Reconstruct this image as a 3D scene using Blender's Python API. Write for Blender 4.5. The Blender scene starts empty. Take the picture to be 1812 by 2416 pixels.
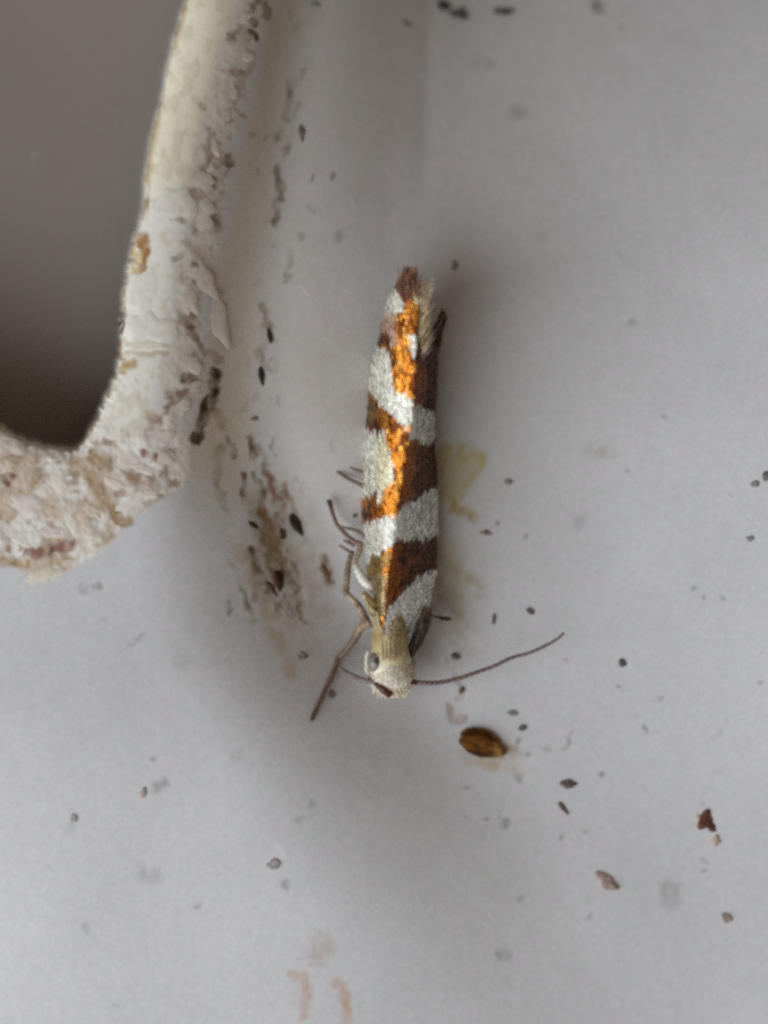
import bpy, bmesh, math, random
import numpy as np
from mathutils import Vector

# ------------------------------------------------------------------ scene, camera, light, exposure
S = 0.001                     # everything below is written in millimetres
K = 0.006                     # millimetres per photograph pixel on the floor of the tray
CAM_H = 90.0                  # camera height above the tray floor, mm
PI = math.pi
C = bpy.context.scene.collection
scene = bpy.context.scene
random.seed(7)
rng = np.random.default_rng(11)

cam_data = bpy.data.cameras.new('camera')
cam = bpy.data.objects.new('camera', cam_data)
C.objects.link(cam)
cam.location = (0, 0, CAM_H * S)
cam_data.sensor_fit = 'HORIZONTAL'
cam_data.sensor_width = 36.0
cam_data.lens = 36.0 * CAM_H / (1812 * K)
cam_data.clip_start = 0.002
cam_data.clip_end = 50.0
cam_data.dof.use_dof = True
cam_data.dof.focus_distance = (CAM_H - 0.6) * S
cam_data.dof.aperture_fstop = cam_data.lens / 5.6
scene.camera = cam

world = bpy.data.worlds.new('World')
scene.world = world
world.use_nodes = True
bg = world.node_tree.nodes['Background']
bg.inputs['Color'].default_value = (1.0, 0.80, 0.66, 1)
bg.inputs['Strength'].default_value = 0.155

def area_lamp(name, loc_mm, size_mm, watt, colour):
    l = bpy.data.lights.new(name, 'AREA')
    l.shape = 'RECTANGLE'
    l.size, l.size_y = size_mm[0] * S, size_mm[1] * S
    l.energy = watt
    l.color = colour
    o = bpy.data.objects.new(name, l)
    C.objects.link(o)
    o.location = Vector(loc_mm) * S
    o.rotation_euler = (-Vector(loc_mm)).to_track_quat('-Z', 'Y').to_euler()
    return o
area_lamp('window_light', (-60, -43, 51), (95, 95), 0.101, (0.83, 0.905, 1.0))

scene.view_settings.view_transform = 'Standard'
scene.view_settings.look = 'None'
scene.view_settings.exposure = 0.0
scene.view_settings.gamma = 1.0
scene.cycles.use_denoising = False
scene.cycles.max_bounces = 6
scene.cycles.filter_width = 3.1

# ------------------------------------------------------------------ helpers
def lin(r, g, b):
    f = lambda c: ((c / 255 + 0.055) / 1.055) ** 2.4 if c > 10 else c / 255 / 12.92
    return np.array([f(r), f(g), f(b)])

def at(px, py, z=0.0):
    """photograph pixel + height in mm -> mm position"""
    f = (CAM_H - z) / CAM_H
    return ((px - 906) * K * f, (1208 - py) * K * f, z)

def smooth(t):
    t = np.clip(t, 0, 1)
    return t * t * (3 - 2 * t)

def smoother(t):
    t = np.clip(t, 0, 1)
    return t ** 3 * (t * (6 * t - 15) + 10)

_lat = {}
def vnoise(x, y, seed=0):
    if seed not in _lat:
        _lat[seed] = np.random.default_rng(1000 + seed).random((256, 256))
    L = _lat[seed]
    xi, yi = np.floor(x).astype(int), np.floor(y).astype(int)
    fx, fy = x - xi, y - yi
    fx, fy = fx ** 3 * (fx * (6 * fx - 15) + 10), fy ** 3 * (fy * (6 * fy - 15) + 10)
    a, b = L[yi % 256, xi % 256], L[yi % 256, (xi + 1) % 256]
    c, d = L[(yi + 1) % 256, xi % 256], L[(yi + 1) % 256, (xi + 1) % 256]
    return (a * (1 - fx) + b * fx) * (1 - fy) + (c * (1 - fx) + d * fx) * fy

def fbm(x, y, seed=0, octv=4):
    s, a, t = 0, 0.5, 0
    for i in range(octv):
        s = s + a * vnoise(x * 2 ** i + 17.3 * i, y * 2 ** i + 9.1 * i, seed + i)
        t += a
        a *= 0.5
    return s / t

def seg_dist(px, py, ax, ay, bx, by):
    dx, dy = bx - ax, by - ay
    t = np.clip(((px - ax) * dx + (py - ay) * dy) / (dx * dx + dy * dy + 1e-9), 0, 1)
    return np.hypot(px - ax - t * dx, py - ay - t * dy)

def poly_inside(px, py, poly):
    ins = np.zeros(np.shape(px), bool)
    n = len(poly)
    for i in range(n):
        (x0, y0), (x1, y1) = poly[i], poly[(i + 1) % n]
        cond = ((y0 > py) != (y1 > py))
        xx = (x1 - x0) * (py - y0) / ((y1 - y0) if y1 != y0 else 1e-9) + x0
        ins ^= cond & (px < xx)
    return ins

def poly_sdf(px, py, poly):
    """signed distance, positive outside"""
    d = np.full(np.shape(px), 1e9)
    n = len(poly)
    for i in range(n):
        d = np.minimum(d, seg_dist(px, py, *poly[i], *poly[(i + 1) % n]))
    return np.where(poly_inside(px, py, poly), -d, d)

def link_mesh(name, verts_mm, faces, mat, parent=None, cols=None, smooth_shade=True, alpha=None):
    me = bpy.data.meshes.new(name)
    v = np.asarray(verts_mm, float) * S
    me.from_pydata([tuple(p) for p in v], [], faces)
    if cols is not None:
        a = me.color_attributes.new('col', 'FLOAT_COLOR', 'POINT')
        c4 = np.ones((len(v), 4), np.float32)
        c4[:, :3] = np.clip(np.asarray(cols), 0, 1)
        if alpha is not None:
            c4[:, 3] = alpha
        a.data.foreach_set('color', c4.ravel())
    if smooth_shade:
        me.polygons.foreach_set('use_smooth', np.ones(len(me.polygons), bool))
    me.materials.append(mat)
    me.update()
    o = bpy.data.objects.new(name, me)
    C.objects.link(o)
    if parent is not None:
        o.parent = parent
        o.matrix_parent_inverse = parent.matrix_world.inverted()
    return o

def thing(o, label, cat, group=None):
    o['label'] = label
    o['category'] = cat
    if group:
        o['group'] = group
    return o

# ------------------------------------------------------------------ materials
def base_mat(name, rough=0.5, spec=0.4, metallic=0.0, noise=0.1, nscale=30.0, bump=0.0, bscale=40.0,
             stretch=(1, 1, 1), colour=None, sss=0.0, coat=0.0):
    m = bpy.data.materials.new(name)
    m.use_nodes = True
    nt = m.node_tree
    N, Lk = nt.nodes, nt.links
    p = N['Principled BSDF']
    p.inputs['Roughness'].default_value = rough
    p.inputs['Specular IOR Level'].default_value = spec
    p.inputs['Metallic'].default_value = metallic
    p.inputs['Coat Weight'].default_value = coat
    if sss:
        p.inputs['Subsurface Weight'].default_value = sss
        p.inputs['Subsurface Radius'].default_value = (1, 0.9, 0.8)
        p.inputs['Subsurface Scale'].default_value = 0.25 * S
    tc = N.new('ShaderNodeTexCoord')
    mp = N.new('ShaderNodeMapping')
    mp.inputs['Scale'].default_value = tuple(s / S for s in stretch)
    Lk.new(tc.outputs['Object'], mp.inputs['Vector'])
    if colour is None:
        at_ = N.new('ShaderNodeAttribute')
        at_.attribute_name = 'col'
        src = at_.outputs['Color']
    else:
        rgb = N.new('ShaderNodeRGB')
        rgb.outputs[0].default_value = (*colour, 1)
        src = rgb.outputs[0]
    nz = N.new('ShaderNodeTexNoise')
    nz.inputs['Scale'].default_value = nscale
    nz.inputs['Detail'].default_value = 4
    Lk.new(mp.outputs['Vector'], nz.inputs['Vector'])
    mr = N.new('ShaderNodeMapRange')
    mr.inputs['From Min'].default_value = 0.25
    mr.inputs['From Max'].default_value = 0.75
    mr.inputs['To Min'].default_value = 1 - noise
    mr.inputs['To Max'].default_value = 1 + noise
    Lk.new(nz.outputs['Fac'], mr.inputs['Value'])
    mx = N.new('ShaderNodeVectorMath')
    mx.operation = 'SCALE'
    Lk.new(src, mx.inputs[0])
    Lk.new(mr.outputs['Result'], mx.inputs['Scale'])
    Lk.new(mx.outputs['Vector'], p.inputs['Base Color'])
    if bump:
        nb = N.new('ShaderNodeTexNoise')
        nb.inputs['Scale'].default_value = bscale
        nb.inputs['Detail'].default_value = 3
        Lk.new(mp.outputs['Vector'], nb.inputs['Vector'])
        b = N.new('ShaderNodeBump')
        b.inputs['Strength'].default_value = 1.0
        b.inputs['Distance'].default_value = bump * S
        Lk.new(nb.outputs['Fac'], b.inputs['Height'])
        Lk.new(b.outputs['Normal'], p.inputs['Normal'])
    return m

MAT_TRAY = base_mat('dirty_white_plastic', rough=0.5, spec=0.25, noise=0.035, nscale=22, bump=0.0022, bscale=24)
MAT_RIM = base_mat('weathered_plastic', rough=0.6, spec=0.25, noise=0.05, nscale=18, bump=0.003, bscale=20)
MAT_FLAKE = base_mat('flaking_crust', rough=0.65, spec=0.2, noise=0.1, nscale=10, bump=0.004, bscale=14)
MAT_SPECK = base_mat('speck_dirt', rough=0.8, spec=0.15, noise=0.5, nscale=9, bump=0.02, bscale=14)
MAT_WING = base_mat('wing_scales', rough=0.32, spec=0.5, metallic=0.3, noise=0.32, nscale=7, stretch=(3.2, 0.8, 1.0), bump=0.022, bscale=8)
_nt = MAT_WING.node_tree
_at = [n for n in _nt.nodes if n.type == 'ATTRIBUTE'][0]
_nt.links.new(_at.outputs['Alpha'], _nt.nodes['Principled BSDF'].inputs['Metallic'])
MAT_BODY = base_mat('body_scales', rough=0.5, spec=0.5, noise=0.25, nscale=8, stretch=(2.2, 0.8, 1), bump=0.012, bscale=10)
MAT_LEG = base_mat('leg_cuticle', rough=0.45, spec=0.5, noise=0.2, nscale=20)
MAT_HAIR = base_mat('hair_scales', rough=0.42, spec=0.5, noise=0.12, nscale=20)
MAT_EYE = base_mat('compound_eye', rough=0.22, spec=0.6, noise=0.15, nscale=40, bump=0.003, bscale=60)

# ------------------------------------------------------------------ the tray: height field
HOLE = [(-3000, -3000), (1200, -3000), (690, -900), (520, -260), (441, 0), (410, 96), (386, 217), (362, 313), (348, 386), (340, 482), (333, 525),
        (312, 579), (304, 640), (292, 711), (292, 740), (285, 764), (284, 817), (276, 875), (255, 933), (231, 981), (208, 1022),
        (191, 1046), (180, 1058), (160, 1062), (111, 1056), (58, 1041), (19, 1022), (0, 1009), (-120, 940), (-400, 860), (-900, 830), (-3000, 830)]
RIM = [(-3000, -3000), (1300, -3000), (760, -900), (702, 0), (650, 300), (622, 500), (602, 900), (572, 1090), (500, 1150), (400, 1195), (310, 1240),
       (265, 1310), (170, 1370), (100, 1392), (0, 1340), (-300, 1260), (-900, 1240), (-3000, 1240)]

def sinterp(v, xs, fs, sigma=75.0):
    """table lookup with the corners rounded off"""
    g = np.arange(xs[0], xs[-1] + 1, 10.0)
    t = np.interp(g, xs, fs)
    k = np.exp(-0.5 * (np.arange(-30, 31) * 10 / sigma) ** 2)
    t = np.convolve(np.pad(t, 30, mode='edge'), k / k.sum(), 'valid')
    return np.interp(v, g, t)

def height(px, py, d):
    ys = np.array([-900, 0, 300, 500, 900, 1150, 1400, 1600, 1800, 2100, 2416, 3200])
    top = sinterp(py, ys, [640, 468, 395, 372, 318, 290, 280, 370, 500, 600, 560, 500])
    foot = sinterp(py, ys, [980, 790, 740, 710, 685, 740, 920, 1090, 1270, 1470, 1620, 1800])
    H = sinterp(py, ys, [1.0, 1.0, 1.02, 1.05, 1.05, 1.0, 0.96, 1.0, 1.02, 0.84, 0.5, 0.1])
    t = np.clip((px - top) / (foot - top), 0, 1)
    ramp = 1 - smoother(t)
    q = smooth((py - 1100) / 450)
    prof = ramp * (1 - q) + (1 - smoother(t)) * q
    z = H * prof
    # the floor is a shallow trough: it keeps falling away from the rim, then rises again
    tr = sinterp(py, ys, [1280, 1260, 1250, 1240, 1230, 1220, 1200, 1180, 1160, 1200, 1300, 1400])
    dx = (px - 0.5 * (foot + tr + np.sqrt((foot - tr) ** 2 + 160.0 ** 2))) * K
    w_ = smoother((px - foot + 200) / 420)
    z = z - 0.034 * (np.maximum(1050 - py, 0) * K) ** 2 * smoother((px - foot + 300) / 700)
    z = z - 0.012 * (np.maximum(py - 1650, 0) * K) ** 2
    z = z + 0.044 * np.where(dx < 0, np.minimum(-dx, 3.6), np.minimum(dx, 9.0)) ** 2 * w_ * (0.5 + 0.5 * smoother((2300 - py) / 1400))
    # gentle waviness of the moulding, a soft crease running down from the top
    z = z + 0.06 * (fbm(px / 420, py / 420, 3, 2) - 0.5) + 0.005 * (fbm(px / 60, py / 60, 5, 3) - 0.5)
    z = z - 0.02 * np.exp(-((px - 1015 + 0.03 * py) / 26) ** 2) * smooth((620 - py) / 400)
    # plateau rolls gently to the left and below
    z = z - 0.03 * np.maximum((300 - px) * K, 0) ** 2 * smooth((py - 1300) / 300)
    # worn rim: soft shoulder at the recess edge, crusty relief
    z = z - 0.12 * np.exp(-np.maximum(d, 0) / 16)
    rough = rim_mask(px, py, d)
    n = fbm(px / 34, py / 40, 20, 4) - 0.5
    z = z + rough * (0.055 * n + 0.02 * (np.abs(fbm(px / 15, py / 15, 30, 3) - 0.5)))
    # recess
    wall = smooth((d + 12) / 16)
    zf = -1.3 + 0.1 * (fbm(px / 500, py / 500, 9, 2) - 0.5)
    return zf * (1 - wall) + z * wall

def rim_mask(px, py, d):
    """where the moulding is crusted and scuffed"""
    side = np.exp(-((d - 150) / 45) ** 2) * smooth((1230 - py) / 150) * smooth((px - 150) / 60)
    low = np.interp(px, [-900, -300, 0, 100, 250, 310, 400, 520], [1230, 1250, 1330, 1385, 1310, 1235, 1175, 1120])
    band = smooth((d - 5) / 25) * smooth((low - py) / 28) * smooth((py - 985) / 60) * smooth((470 - px) / 60)
    return np.maximum(side * 0.65, band)

STAINS = []      # (kind, geometry, softness, colour, strength)
def blob(px, py, a, b, ang, col, k=0.5, soft=0.9, seed=None):
    STAINS.append(('e', (px, py, a, b, math.radians(ang)), soft, lin(*col), k))
def stroke(pts, w, col, k=0.5, soft=0.6):
    STAINS.append(('s', (pts, w), soft, lin(*col), k))
def patch(pts, col, k=0.5, soft=10):
    STAINS.append(('p', pts, soft, lin(*col), k))

GREY, TAN, BRN, DK, YEL, RED, OLV = (120, 118, 112), (168, 140, 108), (120, 88, 58), (70, 48, 32), (168, 152, 96), (122, 74, 58), (112, 100, 66)
# olive and yellow films beside the moth
patch([(1036, 1040), (1080, 1043), (1116, 1051), (1147, 1066), (1147, 1097), (1127, 1123), (1106, 1149), (1101, 1181), (1121, 1212), (1132, 1227),
       (1101, 1225), (1064, 1212), (1044, 1181), (1030, 1149)], (188, 174, 120), 0.75, 20)
stroke([(1075, 1190), (1090, 1208), (1120, 1224)], 12, (160, 132, 84), 0.4)
patch([(1050, 1322), (1085, 1340), (1122, 1368), (1136, 1380), (1106, 1384), (1070, 1366)], (176, 160, 108), 0.6, 22)
blob(1080, 1450, 70, 130, 12, (150, 134, 92), 0.5, 1.3)
blob(1062, 1400, 50, 100, 0, (160, 144, 98), 0.4, 1.3)
blob(1060, 1290, 34, 80, 0, (176, 160, 116), 0.35, 1.3)
blob(1410, 1066, 40, 18, 10, (150, 138, 110), 0.35)
blob(1226, 265, 26, 21, 0, (150, 132, 96), 0.45)
blob(1142, 150, 30, 18, 0, (140, 130, 110), 0.25)
# brown smears below the head
stroke([(1058, 1670), (1062, 1690), (1075, 1700), (1092, 1693)], 10, (132, 104, 78), 0.55)
stroke([(1075, 1600), (1090, 1625), (1085, 1650)], 9, (132, 104, 78), 0.4)
blob(1160, 1800, 70, 22, 12, (186, 160, 112), 0.55, 0.9)
blob(1195, 1772, 40, 20, 10, (160, 120, 66), 0.6, 0.7)
# rust stains at the lower edge
stroke([(690, 2296), (718, 2300), (722, 2345), (714, 2395)], 14, (196, 150, 112), 0.5)
stroke([(798, 2322), (810, 2330), (818, 2370), (822, 2410)], 15, (196, 150, 112), 0.5)
blob(754, 2240, 34, 40, 0, (176, 150, 120), 0.4, 0.9)
# faint specks
for x, y, r, k in [(961, 54, 13, .6), (1410, 17, 18, .6), (744, 10, 12, .6), (742, 419, 9, .6), (787, 419, 12, .45), (733, 492, 14, .35), (800, 556, 18, .3),
                   (1459, 1620, 7, .5), (1553, 1647, 8, .5), (1173, 1238, 9, .45), (1236, 1264, 9, .35), (1476, 1109, 8, .4),
                   (1566, 986, 12, .3), (1631, 1386, 8, .35), (1662, 1412, 8, .4), (1705, 1416, 8, .3), (1340, 1560, 9, .3), (1792, 1607, 9, .3),
                   (1246, 1777, 8, .5), (1219, 1749, 12, .45), (1420, 1825, 8, .55), (1293, 1769, 10, .3), (1343, 1750, 8, .3), (1524, 1720, 9, .35),
                   (737, 1898, 10, .35), (1189, 1939, 14, .35), (1152, 1931, 7, .35), (1322, 1978, 10, .4), (1102, 1861, 12, .25), (1222, 1834, 12, .3),
                   (1186, 2253, 18, .35), (1229, 2126, 11, .3), (1387, 2162, 12, .2), (379, 1854, 20, .3), (363, 1794, 12, .3), (467, 2137, 14, .25),
                   (709, 1934, 10, .3), (195, 1388, 16, .35), (228, 1382, 14, .3), (203, 2195, 22, .2), (352, 2063, 36, .16), (165, 1955, 20, .25),
                   (1655, 1900, 8, .45), (1665, 2052, 9, .4), (1580, 2110, 40, .2), (668, 2085, 17, .4), (1665, 2030, 7, .3), (596, 318, 12, .4), (650, 320, 12, .3), (713, 560, 10, .3),
                   (1380, 1960, 10, .2), (560, 1785, 20, .15), (430, 1560, 24, .12), (1010, 1110, 9, .3), (1370, 1230, 30, .12), (1490, 760, 12, .2), (1280, 560, 20, .1)]:
    blob(x, y, r, r * (0.65 + 0.35 * random.random()), random.uniform(0, 180), (104, 102, 92), min(1.0, k * 1.25), 0.7)
blob(655, 2010, 30, 16, 40, (225, 225, 225), 0.5, 0.9)
blob(700, 1360, 130, 240, -14, (150, 126, 92), 0.45, 1.2)      # brown grime in the corner at the foot of the rim
blob(640, 1330, 48, 120, -14, (118, 92, 56), 0.5, 1.2)
# streaks along the foot of the rim
for pts, w, c, k in [([(622, 720), (630, 760), (640, 800)], 9, (110, 88, 56), .6), ([(594, 1030), (598, 1075)], 9, (110, 88, 52), .75),
                     ([(572, 1125), (578, 1165)], 9, (100, 76, 48), .7), ([(616, 1165), (624, 1215)], 12, (118, 94, 62), .7),
                     ([(588, 1300), (604, 1345), (630, 1390)], 10, (98, 74, 46), .75), ([(625, 1250), (632, 1330)], 14, (120, 98, 66), .55),
                     ([(655, 395), (664, 440), (656, 480), (648, 525)], 11, (104, 84, 56), .65), ([(688, 200), (676, 280)], 9, (120, 112, 90), .4),
                     ([(612, 830), (632, 870)], 9, (128, 108, 70), .5), ([(762, 1310), (770, 1352), (780, 1380)], 10, (124, 98, 70), .7),
                     ([(520, 1060), (512, 1140), (530, 1200)], 10, (150, 134, 100), .5), ([(500, 960), (525, 1000)], 16, (150, 128, 80), .5),
                     ([(560, 1290), (620, 1420), (690, 1590)], 16, (186, 170, 140), .5), ([(545, 1330), (600, 1460)], 8, (150, 132, 100), .45),
                     ([(655, 1290), (668, 1330)], 8, (112, 90, 60), .6), ([(700, 1130), (712, 1160)], 8, (130, 110, 84), .3),
                     ([(640, 1140), (660, 1190), (690, 1225)], 14, (132, 112, 84), .4), ([(600, 1180), (650, 1300)], 26, (130, 110, 80), .35)]:
    stroke(pts, w, c, k)
rs = random.Random(3)
for i in range(46):                                              # scattered brown streaks in the corner at the rim foot
    y = rs.uniform(1010, 1430)
    x = 600 + (y - 1000) * 0.10 + rs.gauss(20, 34)
    L = rs.uniform(14, 46)
    stroke([(x, y), (x + rs.uniform(-4, 10) + L * 0.25, y + L)], rs.uniform(4, 9), (rs.randint(96, 140), rs.randint(76, 108), rs.randint(46, 74)), rs.uniform(.35, .75))
for i in range(34):
    y = rs.uniform(20, 980)
    x = 700 - y * 0.09 + rs.gauss(0, 26)
    L = rs.uniform(8, 40)
    stroke([(x, y), (x - L * 0.12, y + L)], rs.uniform(3, 8), (128, 114, 92), rs.uniform(.15, .45))
for i in range(60):                                              # pale scuffs and dust all over the moulding
    x, y = rs.uniform(0, 1800), rs.uniform(0, 2400)
    a = rs.uniform(0, 6.28)
    L = rs.uniform(10, 70)
    stroke([(x, y), (x + L * math.cos(a), y + L * math.sin(a))], rs.uniform(1.8, 4), rs.choice([(232, 230, 230), (140, 134, 126)]), rs.uniform(.12, .35))
# hand-placed wear on the rim
for pts, w, c, k in [([(508, 880), (500, 930), (478, 990), (464, 1035)], 15, (72, 50, 28), .95),
                     ([(338, 555), (340, 590), (336, 640)], 13, (166, 120, 62), .85), ([(322, 600), (318, 650)], 10, (214, 190, 140), .7),
                     ([(288, 745), (286, 770)], 12, (96, 58, 34), .9), ([(292, 868), (316, 862)], 12, (182, 154, 100), .8), ([(284, 800), (286, 850)], 7, (168, 138, 88), .7),
                     ([(300, 835), (390, 838)], 7, (188, 172, 132), .6),
                     ([(438, 455), (470, 460), (488, 490)], 10, (190, 164, 150), .7), ([(432, 450), (455, 453)], 12, (172, 140, 124), .7),
                     ([(395, 495), (408, 496)], 8, (160, 140, 116), .8), ([(408, 515), (425, 520)], 7, (170, 152, 130), .7),
                     ([(440, 570), (500, 640), (530, 720)], 8, (176, 160, 142), .6), ([(430, 600), (412, 610)], 7, (140, 126, 104), .7), ([(425, 740), (470, 820), (520, 850)], 9, (160, 140, 118), .65),
                     ([(470, 590), (520, 670)], 16, (214, 198, 186), .7), ([(450, 780), (470, 812)], 10, (126, 94, 66), .75),
                     ([(435, 890), (458, 893)], 12, (140, 112, 90), .8), ([(425, 930), (445, 926)], 9, (156, 128, 104), .8),
                     ([(355, 980), (370, 995)], 14, (178, 150, 124), .7), ([(345, 1068), (362, 1078)], 11, (146, 104, 80), .85),
                     ([(300, 1118), (330, 1140), (370, 1145)], 12, (168, 138, 114), .8), ([(275, 1160), (292, 1165)], 9, (160, 132, 110), .8),
                     ([(215, 1075), (255, 1098)], 16, (166, 140, 108), .8), ([(268, 1200), (285, 1222), (300, 1230)], 16, (158, 128, 94), .85),
                     ([(66, 1308), (100, 1302), (150, 1288), (170, 1284)], 12, (146, 104, 88), .85), ([(5, 1130), (18, 1128)], 16, (136, 98, 76), .8),
                     ([(15, 1325), (50, 1330)], 16, (184, 154, 118), .7), ([(205, 1120), (250, 1180), (265, 1200)], 12, (166, 136, 100), .7),
                     ([(100, 1110), (150, 1200), (205, 1300)], 14, (222, 212, 196), .8), ([(0, 1240), (60, 1280)], 16, (222, 214, 200), .75), ([(75, 1370), (130, 1345)], 12, (226, 218, 200), .8),
                     ([(535, 375), (542, 392)], 12, (88, 60, 30), .95), ([(595, 75), (604, 90)], 10, (96, 76, 48), .9), ([(625, 10), (632, 35)], 12, (130, 104, 72), .7),
                     ([(600, 48), (606, 55)], 8, (100, 80, 60), .7), ([(536, 85), (548, 92)], 9, (130, 112, 84), .7), ([(478, 248), (482, 254)], 7, (130, 124, 100), .8), ([(434, 318), (440, 320)], 6, (150, 140, 116), .6),
                     ([(500, 318), (490, 355), (520, 385)], 13, (164, 140, 108), .65), ([(548, 165), (560, 175)], 12, (150, 124, 94), .6), ([(505, 520), (510, 535)], 12, (140, 120, 90), .6),
                     ([(345, 478), (350, 486)], 8, (150, 124, 90), .8), ([(555, 255), (575, 270)], 8, (160, 136, 108), .5), ([(575, 60), (590, 150), (540, 260)], 9, (170, 146, 120), .45)]:
    stroke(pts, w, c, k, 0.45)

def tray_colour(px, py, d):
    n1 = fbm(px / 220, py / 220, 40, 4)
    base = lin(210, 208, 206)
    col = np.empty(px.shape + (3,))
    col[:] = base
    col *= (1 + 0.10 * (n1 - 0.5))[..., None]
    g1 = vnoise(px / 5.0, py / 5.0, 110) + vnoise(px / 9.0, py / 9.0, 111) - 1.0
    col *= (1 + 0.07 * g1)[..., None]
    g2 = vnoise(px / 19.0, py / 19.0, 112) - 0.5
    col *= 1 + 0.045 * g2[..., None] * np.array([1.0, -0.6, 0.5])
    mix = lambda m, c: col.__setitem__(slice(None), col * (1 - m[..., None]) + np.asarray(c) * m[..., None])
    # aged plastic on the rim: cream along the recess edge, tan on the flank
    near = smooth((d + 8) / 10) * smooth((620 - px) / 20) * smooth((1120 - py) / 120)
    cream = near * smooth((150 - d) / 70)
    mix(0.92 * cream * smooth((560 - py) / 160), lin(243, 235, 205))
    mix(0.92 * cream * (1 - smooth((560 - py) / 160)), lin(243, 238, 224))
    mix(cream * 0.55 * smooth((fbm(px / 26, py / 40, 66, 4) - 0.52) / 0.16), lin(212, 200, 172))
    mix(cream * 0.7 * smooth((18 - d) / 16) * smooth((fbm(px / 20, py / 45, 68, 3) - 0.45) / 0.15), lin(190, 160, 112))
    flank = smooth((d - 185) / 50) * smooth((np.interp(py, [-900, 0, 300, 500, 900, 1150], [780, 700, 652, 622, 602, 585]) + 40 - px) / 90) * smooth((1260 - py) / 260) * smooth((px - 380) / 80)
    mix(0.6 * flank, lin(204, 188, 156))
    # crusted, scuffed belt of the rim: brown ground-in dirt between pale crust
    rm = rim_mask(px, py, d)
    n = fbm(px / 34, py / 40, 20, 4)
    mix(0.8 * smooth((rm - 0.15) / 0.4), lin(234, 226, 212))
    big = fbm(px / 120, py / 120, 33, 3)
    nf = 0.6 * fbm(px / 17, py / 19, 35, 3) + 0.4 * n
    pits = smooth((0.36 + 0.2 * big - nf) / 0.12) * smooth((rm - 0.15) / 0.5)
    mix(0.55 * pits, lin(156, 126, 94))
    pits2 = smooth((0.30 + 0.1 * big - nf) / 0.05) * smooth((rm - 0.2) / 0.35)
    mix(0.42 * pits2 * smooth((big - 0.35) / 0.3), lin(112, 80, 56))
    low = smooth((d - 4) / 20) * rm * smooth((300 - px) / 60) * smooth((py - 1040) / 40)
    mix(0.6 * low * smooth((fbm(px / 60, py / 50, 61, 3) - 0.35) / 0.25), lin(182, 150, 110))
    # dirt over the upper floor, with its shade painted into the brown haze
    fl = smooth((px - 560) / 90) * smooth((1560 - px) / 900) * smooth((1500 - py) / 500)
    mix(0.5 * fl * (0.6 + 0.8 * (n1 - 0.3)), lin(158, 142, 118))
    # recess: its shade painted in as a darker, browner floor colour
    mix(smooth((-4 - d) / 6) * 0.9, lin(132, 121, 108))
    # stains
    wx = 14 * (fbm(px / 22, py / 22, 50, 3) - 0.5)
    wy = 14 * (fbm(px / 22, py / 22, 55, 3) - 0.5)
    qx, qy = px + wx * 1.6, py + wy * 1.6
    mott = 0.15 + 1.5 * fbm(px / 16, py / 22, 70, 3)
    for kind, g, soft, c, k in STAINS:
        if kind == 'e':
            x, y, a, b, an = g
            R = max(a, b) * 1.7 + 12
        elif kind == 's':
            xs, ys = [p[0] for p in g[0]], [p[1] for p in g[0]]
            x, y = (min(xs) + max(xs)) / 2, (min(ys) + max(ys)) / 2
            R = max(max(xs) - min(xs), max(ys) - min(ys)) / 2 + g[1] * 2 + 12
        else:
            xs, ys = [p[0] for p in g], [p[1] for p in g]
            x, y = (min(xs) + max(xs)) / 2, (min(ys) + max(ys)) / 2
            R = max(max(xs) - min(xs), max(ys) - min(ys)) / 2 + soft * 2 + 12
        i0, i1 = np.searchsorted(GX, [x - R, x + R])
        j0, j1 = np.searchsorted(GY, [y - R, y + R])
        if i1 <= i0 or j1 <= j0:
            continue
        sl = (slice(j0, j1), slice(i0, i1))
        X, Y = qx[sl], qy[sl]
        if kind == 'e':
            ca, sa = math.cos(an), math.sin(an)
            u, v = ((X - x) * ca + (Y - y) * sa) / a, (-(X - x) * sa + (Y - y) * ca) / b
            r = np.hypot(u, v)
            m = smooth((1.1 + soft * 0.4 - r) / (soft * 1.5))
        elif kind == 's':
            dd = np.full(X.shape, 1e9)
            for p0, p1 in zip(g[0][:-1], g[0][1:]):
                dd = np.minimum(dd, seg_dist(X, Y, *p0, *p1))
            m = smooth((1.1 + soft * 0.5 - dd / g[1]) / (soft * 1.6))
        else:
            m = smooth((soft * 0.5 - poly_sdf(X, Y, g)) / soft)
        m = np.clip(m * k * mott[sl], 0, 1)[..., None]
        col[sl] = col[sl] * (1 - m) + c * m
    return col

inner_x = np.arange(-24, 1836, 3.0)
inner_y = np.arange(-24, 2440, 3.0)
GX = np.concatenate([np.linspace(-900, -24, 46)[:-1], inner_x, np.linspace(1836, 2700, 46)])
GY = np.concatenate([np.linspace(-900, -24, 46)[:-1], inner_y, np.linspace(2440, 3200, 40)])
PX, PY = np.meshgrid(GX, GY)
D = poly_sdf(PX, PY, HOLE) + 7 * (fbm(PX / 30, PY / 30, 80, 3) - 0.5) + 9 * (fbm(PX / 13, PY / 13, 84, 2) - 0.5) * smooth((PY - 500) / 80)
Z = height(PX, PY, D)
COL = tray_colour(PX, PY, D)
F = (CAM_H - Z) / CAM_H
VX, VY = (PX - 906) * K * F, (1208 - PY) * K * F

def floor_z(px, py):
    """height of the tray surface at a photograph pixel"""
    i = int(np.clip(np.searchsorted(GX, px) - 1, 0, len(GX) - 2))
    j = int(np.clip(np.searchsorted(GY, py) - 1, 0, len(GY) - 2))
    u, v = (px - GX[i]) / (GX[i + 1] - GX[i]), (py - GY[j]) / (GY[j + 1] - GY[j])
    return float((Z[j, i] * (1 - u) + Z[j, i + 1] * u) * (1 - v) + (Z[j + 1, i] * (1 - u) + Z[j + 1, i + 1] * u) * v)

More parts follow.
